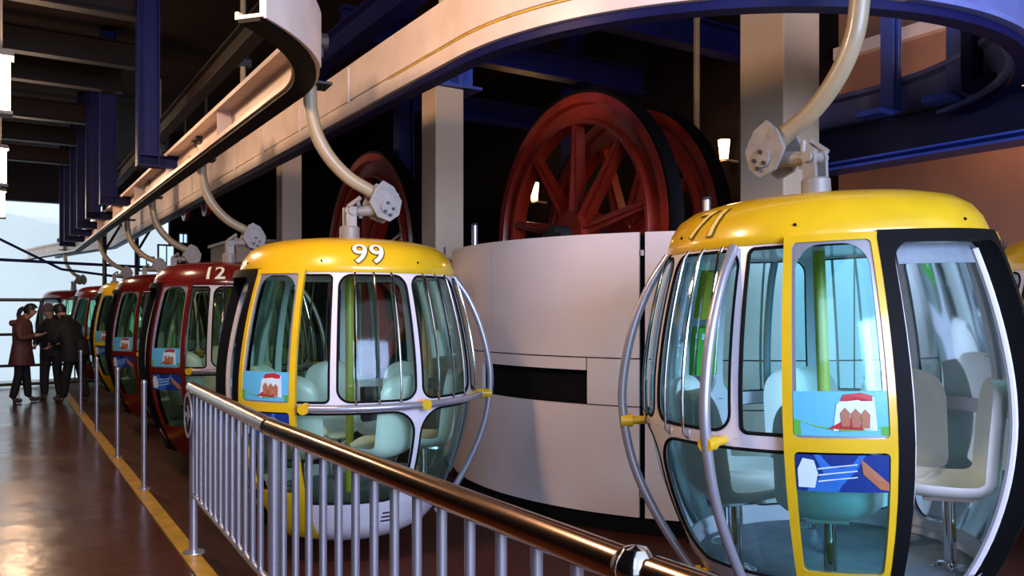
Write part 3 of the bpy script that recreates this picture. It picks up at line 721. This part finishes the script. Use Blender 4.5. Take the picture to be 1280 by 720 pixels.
# ------------------------------------------------------------------ steel barrier in front
def seg_pt(a, b, s): return Vector(a).lerp(Vector(b), s)
def barrier(a, b, label, nb, ends, zr=1.11, tail=None):
    a = Vector((a[0], a[1], 0)); b_ = Vector((b[0], b[1], 0))
    o = empty('steel_barrier', a, 0, label, 'barrier', 'steel barrier sections')
    d = b_-a; L = d.length; u = d.normalized(); zb = .40
    q = MB().cyl(Vector((0,0,zr))-u*.02, d+Vector((0,0,zr))+u*.0, .040, 20); q.build('handrail', 'handrail', o, smooth=True)
    MB().cyl(Vector((0,0,zb)), d+Vector((0,0,zb)), .018, 12).build('bottom_rail', 'steel', o, smooth=True)
    for i in range(1, nb+1):
        c = d*(i/(nb+1)); MB().cyl(c+Vector((0,0,zb)), c+Vector((0,0,zr-.02)), .0155, 12).build('baluster', 'steel', o, smooth=True)
    for s in ends:
        c = u*s*L; po = MB().cyl(c, c+Vector((0,0,zr-.02)), .027, 16).build('post', 'steel', o, smooth=True)
        MB().lathe([(.001,.016),(.07,.016),(.075,.001)], 20, tuple(c)).build('base_plate', 'steel', po)
    return o
fa = barrier((-2.16, 5.41), (-1.11, 3.65), 'far section of the steel barrier, carrying the round arrow sign', 12, (0.02,))
fb = barrier((-1.08, 3.60), (.235, 1.68), 'near section of the steel barrier running to the bottom centre', 14, (0.012, .985))
b = MB(); b.lathe([(.001,.052),(.025,.045),(.041,.02),(.046,0),(.041,-.02),(.025,-.045),(.001,-.052)], 20, (1.315+.02, -1.92-.03, 1.11)); b.build('rail_end_cap', 'chrome', fb, smooth=True)
# next barrier handrail continuing past the gap
fc = barrier((.30, 1.60), (.95, .72), 'short barrier section starting at the bottom edge, past the chrome end cap', 5, (0.03,.97))
# arrow sign
sd = Vector((1.05, -1.76, 0)).normalized()
nrm = Vector((sd.y, -sd.x, 0)); nrm = nrm if nrm.dot(Vector((0,-1,0))+Vector((1,0,0))*0) > 0 else -nrm
sg = empty('arrow_sign', Vector((-2.16, 5.41, .94))+sd*.10+nrm*.045, 0, 'round black sign with a pale arrow on the far end of the barrier', 'sign')
def disc(r0, r1, off, n=40):
    b = MB(); vs = []
    for k in range(n):
        a = 2*pi*k/n; d = sd*cos(a)+Vector((0,0,1))*sin(a)
        vs += [nrm*off+d*r0, nrm*off+d*r1, nrm*(off-.008)+d*r1, nrm*(off-.008)+d*r0]
    b.add(vs, [(k*4+i, (k+1) % n*4+i, (k+1) % n*4+(i+1) % 4, k*4+(i+1) % 4) for k in range(n) for i in range(4)]); return b
disc(.001, .125, .0).build('sign_disc', 'black', sg); disc(.125, .15, .004).build('sign_ring', 'bumper', sg)
def flat(pts, off=.006): 
    b = MB(); n = len(pts); vs = [nrm*off+sd*x+Vector((0,0,z)) for x, z in pts]+[nrm*(off-.005)+sd*x+Vector((0,0,z)) for x, z in pts]
    return b.add(vs, [tuple(range(n)), tuple(range(2*n-1, n-1, -1))]+[(i, (i+1) % n, n+(i+1) % n, n+i) for i in range(n)])
flat([(-.09,-.014),(.01,-.014),(.01,-.07),(.10,0),(.01,.07),(.01,.014),(-.09,.014)]).build('arrow', 'bumper', sg)

# posts along the yellow line
for i, (px_, py_, l) in enumerate(((180, 612, 'steel stanchion post nearest the barrier on the yellow line'), (147, 572, 'second steel stanchion post on the yellow line beyond the barrier'), (121, 540, 'third steel stanchion post on the yellow line beyond the barrier'), (101, 518, 'farthest steel stanchion post, beside the people'))):
    d = 1650/(py_-385); po = empty('stanchion_post', ((px_-640)*d/1000, d, 0), 0, l, 'post', 'stanchion posts on the yellow line')
    MB().cyl((0,0,0), (0,0,.98), .023, 14).build('post_tube', 'steel', po, smooth=True)
    MB().lathe([(.001,1.0),(.02,.995),(.028,.98),(.026,.96)], 14).build('post_cap', 'steel', po, smooth=True)
    MB().lathe([(.001,.014),(.055,.014),(.06,.001)], 18).build('base_plate', 'steel', po)

# ------------------------------------------------------------------ far end: gate and outside
def gate(t, p0, p1, label, z=1.82):
    o = empty('end_railing', tp(t, p0, 0), ANG, label, 'railing', 'black railings across the far platform end'); L = p1-p0
    b = MB()
    b.tube([(0,0,0),(0,0,z)], .035, 10); b.tube([(L,0,0),(L,0,z)], .035, 10); b.tube([(0,0,z),(L,0,z)], .035, 10)
    b.build('outer_frame', 'dark', o)
    b = MB()
    for zz in (1.1, .45, .06): b.tube([(0,0,zz),(L,0,zz)], .03, 8)
    b.build('cross_bars', 'dark', o)
    for k in range(1, 4): MB().tube([(L*k/4,0,.06),(L*k/4,0,1.1)], .014, 8).build('upright', 'dark', o)
gate(19.6, -2.6, -1.0, 'left black railing panel, mostly outside the photo'); gate(19.6, -.9, .74, 'black framed railing panel behind the woman in the coat'); gate(19.6, .82, 1.9, 'short black railing panel behind the men in dark clothes', 1.05)
# struts of the open end
o = empty('end_truss', tp(21.3, -3, 2.6), ANG, 'thin dark truss crossing the bright opening at the far end', 'truss')
b = MB(); b.tube([(0,0,.22),(7.0,0,.02)], .035, 8); b.tube([(0,0,2.2),(4.2,0,-.05)], .03, 8); b.tube([(4.2,0,-.05),(7,0,-.4)], .03, 8); b.build('truss_bars', 'blue', o)
b = MB()
for x_ in (5.1, 5.8): b.tube([(x_,0,-2.6),(x_,0,1.95)], .05, 8); b.tube([(x_,0,.4),(x_+.7,0,1.7)], .03, 8)
b.build('truss_posts', 'dark', o)
# hills over the water
b = MB(); n = 60
vs = []
for i in range(n+1):
    x_ = -420+i*9; hgt = 34*math.exp(-((x_+205)/70)**2)+16*math.exp(-((x_+120)/40)**2)+5+2*sin(i*.9)
    vs += [(x_, 300+i, -60), (x_, 300+i, hgt), (x_, 420+i, hgt*1.15), (x_, 420+i, -60)]
b.add(vs, [(i*4+k, (i+1)*4+k, (i+1)*4+k+1, i*4+k+1) for i in range(n) for k in range(3)])
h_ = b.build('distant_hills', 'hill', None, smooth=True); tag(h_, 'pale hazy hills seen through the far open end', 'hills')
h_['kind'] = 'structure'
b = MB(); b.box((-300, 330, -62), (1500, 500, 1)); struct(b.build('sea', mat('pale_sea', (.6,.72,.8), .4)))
# small panes that glow in place of openings to daylight in the far wall
for i, (px_, py_, w_, h_) in enumerate(((208,320,16,24),(229,298,8,10),(183,330,14,14),(200,352,9,9),(655,118,9,22),(636,128,5,6))):
    if px_ < 300: t = 21.45; s_ = px_/1000
    else: t = 21.45; s_ = px_/1000
    # point on the far wall plane
    # x = t*TX+p*PX ; y = t*TY+p*PY ; (x/y) = (px-640)/1000
    k = (px_-640)/1000; p = (k*t*TY-t*TX)/(PX-k*PY); c = tp(t, p); c.z = EYE+(385-py_)*c.y/1000
    if p > 7.8: continue
    sc = c.y/1000
    o = empty('glow_pane', c, ANG, ['tall', 'small upper', 'left square', 'lowest small', 'high bluish', 'tiny high'][i]+' glowing pane in place of a daylit opening in the dark far wall', 'window', 'glowing panes in the far wall')
    b = MB(); b.box((0,0,0), (w_*sc, .03, h_*sc)); b.build('pane', 'winlit', o)
    b = MB(); W_, H_ = w_*sc/2+.03, h_*sc/2+.03
    for s in (-1, 1): b.box((s*W_,0,0), (.04,.06,2*H_+.04)); b.box((0,0,s*H_), (2*W_+.04,.06,.04))
    b.box((0,-.02,0), (.03,.02,2*H_)); b.build('window_frame', 'dark', o)

# ------------------------------------------------------------------ people
def skin(name, verts, edges, radii, m, parent, lev=2):
    me = bpy.data.meshes.new(name); me.from_pydata(verts, edges, []); o = bpy.data.objects.new(name, me); COL.objects.link(o)
    sk = o.modifiers.new('s', 'SKIN'); sk.use_smooth_shade = True
    for i, v in enumerate(me.skin_vertices[0].data):
        r = radii[i]; v.radius = r if isinstance(r, tuple) else (r, r)
    me.skin_vertices[0].data[0].use_root = True
    o.modifiers.new('u', 'SUBSURF').levels = lev
    dg = bpy.context.evaluated_depsgraph_get(); m2 = bpy.data.meshes.new_from_object(o.evaluated_get(dg)); bpy.data.objects.remove(o)
    m2.name = name; m2.materials.clear(); m2.materials.append(M[m])
    for p in m2.polygons: p.use_smooth = True
    q = bpy.data.objects.new(name, m2); COL.objects.link(q); q.parent = parent; return q
class G:
    def __init__(s): s.v = []; s.e = []; s.r = []
    def n(s, p, r, par=None):
        s.v.append(tuple(p)); s.r.append(r); i = len(s.v)-1
        if par is not None: s.e.append((par, i))
        return i
def person(loc, face, label, J, coat, hairkind, lean=0.):
    """J: elbows, wrists, knees, ankles per side; +y forward"""
    root = empty('person', loc, face, label, 'person')
    L = lambda z: Vector((0, lean*(z-.9), z))
    g = G(); pel = g.n((0,0,.93), .12)
    ch = g.n(L(1.12), .115, pel); c2 = g.n(L(1.32), .125, ch); nk = g.n(L(1.43)+Vector((0,.01,0)), .055, c2)
    hb = J.get('bow', .04); h0 = L(1.50)+Vector((0,.02+hb*.3,0)); h1 = h0+Vector((0,hb*.5,.08)); h2 = h0+Vector((0,hb*.7,.15))
    a = g.n(h0, (.065,.075), nk); b = g.n(h1, (.078,.095), a); c = g.n(h2, (.06,.075), b)
    no = g.n(h1+Vector((0,.105,-.005)), .013, b)
    for s in (-1, 1):
        er = g.n(h1+Vector((s*.088,-.005,0)), .014, b)
        sh = g.n(L(1.38)+Vector((s*.17,0,0)), .052, c2); el = g.n(J['el'][s], .04, sh); wr = g.n(J['wr'][s], .027, el)
        d = (Vector(J['wr'][s])-Vector(J['el'][s])).normalized(); pm = g.n(Vector(J['wr'][s])+d*.06, .030, wr)
        side = Vector((0,0,1)).cross(d); side = side.normalized() if side.length > .1 else Vector((1,0,0)); dn = d.cross(side).normalized()
        for k, ln in enumerate((.062,.072,.066,.05)):
            f0 = Vector(J['wr'][s])+d*.085+side*(-.027+.018*k); q = g.n(f0+d*ln*.5, .009, pm); g.n(f0+d*ln*.85+dn*ln*.45, .008, q)
        q = g.n(Vector(J['wr'][s])+d*.05-side*s*.04, .010, pm); g.n(Vector(J['wr'][s])+d*.085-side*s*.05, .009, q)
        hp = g.n((s*.09,0,.88), .088, pel); kn = g.n(J['kn'][s], .058, hp); an = g.n(J['an'][s], .038, kn)
        g.n(Vector(J['an'][s])+Vector((0,.09,-.055)), .018, an)
    skin('body', g.v, g.e, g.r, 'skin', root, 1)
    # trousers, shoes
    g = G(); pel = g.n((0,0,.93), .11)
    for s in (-1, 1):
        hp = g.n((s*.085,0,.84), .092, pel); kn = g.n(J['kn'][s], .078, hp); g.n(Vector(J['an'][s])+Vector((0,0,-.02)), .064, kn)
    skin('trousers', g.v, g.e, g.r, 'darkcloth', root)
    for s in (-1, 1):
        g = G(); A = Vector(J['an'][s]); h = g.n(A+Vector((0,-.02,-.035)), .056); m_ = g.n(A+Vector((0,.06,-.042)), .048, h); g.n(A+Vector((0,.16,-.052)), .036, m_); g.n(A+Vector((0,-.01,.03)), .052, h)
        skin('shoe', g.v, g.e, g.r, J.get('shoe', 'shoe'), root)
    # coat: lofted body with collar, plus sleeves
    W = coat['w']; fl = coat.get('flare', 1.1)
    rings = [(coat['hem'], W*fl, W*.72*fl), (coat['hem']+.012, W*fl*1.01, W*.73*fl), (.92, W*.98, W*.72), (1.05, W*.90, W*.66), (1.2, W*.97, W*.68), (1.32, W*1.04, W*.66), (1.40, W*.92, W*.58), (1.445, W*.60, W*.46), (1.475, .082, .088), (1.53, .080, .088), (1.53, .068, .076), (1.46, .066, .07)]
    lf = MB(); N_ = 28; q_ = len(rings)
    for k in range(N_):
        az = 2*pi*k/N_
        for (z, rx, ry) in rings:
            c = L(z) if z > .95 else Vector((0, lean*.05, z)); wob = 1+.03*sin(az*5+z*9)
            lf.v.append((rx*cos(az)*wob, c.y+ry*sin(az)*wob, z))
    for k in range(N_):
        for i in range(q_-1): lf.f.append((k*q_+i, (k+1) % N_*q_+i, (k+1) % N_*q_+i+1, k*q_+i+1))
    ct = lf.build('coat', coat['m'], root, smooth=True)
    for s in (-1, 1):
        g = G(); s0 = g.n(L(1.36)+Vector((s*.10,0,0)), .075); sh = g.n(L(1.355)+Vector((s*.175,0,0)), .082, s0); el = g.n(J['el'][s], .066, sh); g.n(Vector(J['wr'][s])*.92+Vector(J['el'][s])*.08, .048, el)
        skin('sleeve', g.v, g.e, g.r, coat['m'], ct)
    # eyes
    for s in (-1, 1):
        q = h1+Vector((s*.032,.088,.012)); MB().lathe([(.001,-.01),(.008,-.006),(.01,0),(.008,.006),(.001,.01)], 10, tuple(q)).build('eye', 'black', root, smooth=True)
    # hair or cap: shell over the skull
    hv = MB(); n1, n2 = 16, 10; cc = (h1+h2)/2+Vector((0,-.008,.0)); m_ = n2+1
    for k in range(n1):
        az = 2*pi*k/n1; lo = -.25 if hairkind == 'cap' else (-.9 if cos(az) < .35 else .25)
        for i in range(m_):
            el = pi/2-(pi/2-lo)*i/n2; r = Vector((.100*sin(az)*cos(el), .116*cos(az)*cos(el), .122*sin(el)))
            hv.v.append(tuple(cc+r))
    for k in range(n1):
        for i in range(n2): hv.f.append((k*m_+i, (k+1) % n1*m_+i, (k+1) % n1*m_+i+1, k*m_+i+1))
    hr_ = hv.build('knit_cap' if hairkind == 'cap' else 'hair', 'cap' if hairkind == 'cap' else 'hair', root, smooth=True)
    if hairkind == 'tail':
        g = G(); a = g.n(cc+Vector((0,-.10,.05)), .035); b = g.n(cc+Vector((0,-.17,.0)), .045, a); c = g.n(cc+Vector((0,-.2,-.10)), .035, b); g.n(cc+Vector((0,-.19,-.2)), .015, c)
        skin('ponytail', g.v, g.e, g.r, 'hair', hr_)
    return root
w1 = person((-8.58, 14.0, 0), R(-80), 'woman in a russet hooded coat with a ponytail, head bowed over her hands', dict(
    bow=.12, shoe='shoe', el={-1:(-.24,.06,1.12), 1:(.24,.06,1.12)}, wr={-1:(-.09,.27,1.17), 1:(.09,.27,1.17)},
    kn={-1:(-.10,.03,.49), 1:(.11,.0,.49)}, an={-1:(-.10,.07,.09), 1:(.13,-.10,.09)}), dict(w=.215, hem=.66, flare=1.22, m='coat'), 'tail', .04)
g = G(); a = g.n((-.13,-.10,1.40), .05); b = g.n((0,-.15,1.38), .065, a); g.n((.13,-.10,1.40), .05, b); skin('hood', g.v, g.e, g.r, 'coat', w1)
ph = empty('mobile_phone', tuple(Vector((-8.58,14.0,0))+Matrix.Rotation(R(-80),3,'Z')@Vector((0,.36,1.215))), R(-80), 'small dark phone held by the woman in the russet coat', 'phone')
b = MB(); b.box((0,0,0), (.075,.012,.14), mtx=Matrix.Rotation(R(35),3,'X')); b.build('phone_case', 'black', ph, bevel=.003)
person((-8.28, 14.4, 0), R(172), 'person in black jacket and grey knit cap, facing the camera between the other two', dict(
    bow=.08, shoe='shoe2', el={-1:(-.27,.03,1.10), 1:(.27,.03,1.10)}, wr={-1:(-.16,.22,.98), 1:(.16,.22,.98)},
    kn={-1:(-.13,.03,.49), 1:(.12,.03,.49)}, an={-1:(-.16,.0,.09), 1:(.13,.02,.09)}), dict(w=.215, hem=.78, flare=1.0, m='darkcloth'), 'cap', .02)
m3 = person((-7.66, 14.0, 0), R(75), 'person in black hooded coat leaning forward, rightmost of the three people', dict(
    bow=.14, shoe='shoe2', el={-1:(-.26,.16,1.08), 1:(.26,.16,1.08)}, wr={-1:(-.12,.36,1.03), 1:(.12,.36,1.03)},
    kn={-1:(-.12,.05,.49), 1:(.12,-.04,.49)}, an={-1:(-.12,.12,.09), 1:(.14,-.14,.09)}), dict(w=.235, hem=.72, flare=1.15, m='darkcloth'), 'short', .30)
bg_ = empty('shoulder_bag', (-7.50, 13.95, .98), R(75), 'black bag hanging at the back of the rightmost person', 'bag')
g = G(); a = g.n((0,0,0), (.13,.11)); b = g.n((0,-.02,-.18), (.14,.12), a); g.n((0,.02,.14), (.09,.07), a); skin('bag_body', g.v, g.e, g.r, 'darkcloth', bg_)
MB().tube([(-.1,.05,.1),(-.1,.12,.28),(0,.2,.42),(.1,.14,.3),(.1,.05,.1)], .014, 8).build('bag_strap', 'darkcloth', bg_, smooth=True)

# ------------------------------------------------------------------ lamps
def area(name, loc, power, col, sx, sy, target, spread=180):
    l = bpy.data.lights.new(name, 'AREA'); l.shape = 'RECTANGLE'; l.size = sx; l.size_y = sy; l.energy = power; l.color = col; l.spread = R(spread)
    o = bpy.data.objects.new(name, l); COL.objects.link(o); o.location = loc
    o.rotation_euler = (Vector(target)-Vector(loc)).to_track_quat('-Z', 'Y').to_euler(); return o
WARM = (1, .63, .38)
LL = ['nearest tall warm lamp on the left, just outside the photo', 'tall glowing lamp at the left edge of the photo', 'lower glowing lamp at the left edge, farther along', 'farthest glowing lamp along the left side']
for t, l in zip((3.68, 8.72, 13.75, 18.8), LL):
    c = tp(t, .0, 3.70)
    o = empty('hanging_lamp', c, ANG, l, 'lamp', 'tall warm lamps along the platform side')
    b = MB(); b.box((0,0,0), (.16,.16,.5)); b.build('lamp_tube', 'lamp', o, bevel=.03)
    b = MB(); b.box((0,0,.29), (.2,.2,.03)); b.box((0,0,.265), (.22,.22,.03)); b.box((0,0,-.265), (.2,.2,.03)); b.tube([(0,0,.3),(0,0,2.3)], .02, 8); b.build('lamp_frame', 'lampbody', o)
    q = bpy.data.lights.new('lamp_light', 'POINT'); q.energy = {3.68: 270, 8.72: 130, 13.75: 100, 18.8: 85}[t]; q.color = WARM; q.shadow_soft_size = .16
    qo = bpy.data.objects.new('lamp_light', q); COL.objects.link(qo); qo.location = c+tp(0, .32, 0)
for (px_, py_, d, sz, l) in ((905, 187, 10.1, .24, 'glowing wall lamp right of the half hidden red wheel'), (668, 240, 13.2, .30, 'glowing lamp seen through the spokes of the middle red wheel'), (1277, 110, 7.0, .16, 'glowing lamp at the right edge above the return rail')):
    c = Vector(((px_-640)*d/1000, d, EYE+(385-py_)*d/1000))
    o = empty('wall_lamp', c, ANG, l, 'lamp', 'wall lamps of the machine hall')
    MB().lathe([(.001,-sz/2),(.05,-sz/2),(.075,sz/2),(.001,sz/2)], 20).build('lamp_shade', 'lamp2', o, smooth=True)
    b = MB(); b.box((.12,0,-sz/2-.01), (.24,.04,.03)); b.tube([(0,0,-sz/2-.03),(0,0,-sz/2)], .05, 10); b.build('lamp_bracket', 'lampbody', o)
    q = bpy.data.lights.new('lamp_light', 'POINT'); q.energy = 30; q.color = (1,.5,.2); q.shadow_soft_size = .1
    qo = bpy.data.objects.new('lamp_light', q); COL.objects.link(qo); qo.location = c+Vector((-.2,-.25,0))
# daylight entering by the open side behind the camera
area('daylight_opening', (4.4, -3.6, 3.1), 620, (.52, .63, 1.0), 6, 3, (1.3, 5, 1.0), 130)
area('daylight_opening_left', (-2.5, -4, 4.4), 40, (.5, .6, 1.0), 4, 2.5, (-.5, 5, .6), 130)
# world
w = bpy.data.worlds.new('world'); SC.world = w; w.use_nodes = True
bg = w.node_tree.nodes['Background']; bg.inputs['Color'].default_value = (.78, .9, 1.0, 1); bg.inputs['Strength'].default_value = 1.12
SC.view_settings.view_transform = 'Standard'; SC.view_settings.look = 'None'; SC.view_settings.exposure = 0; SC.view_settings.gamma = 1
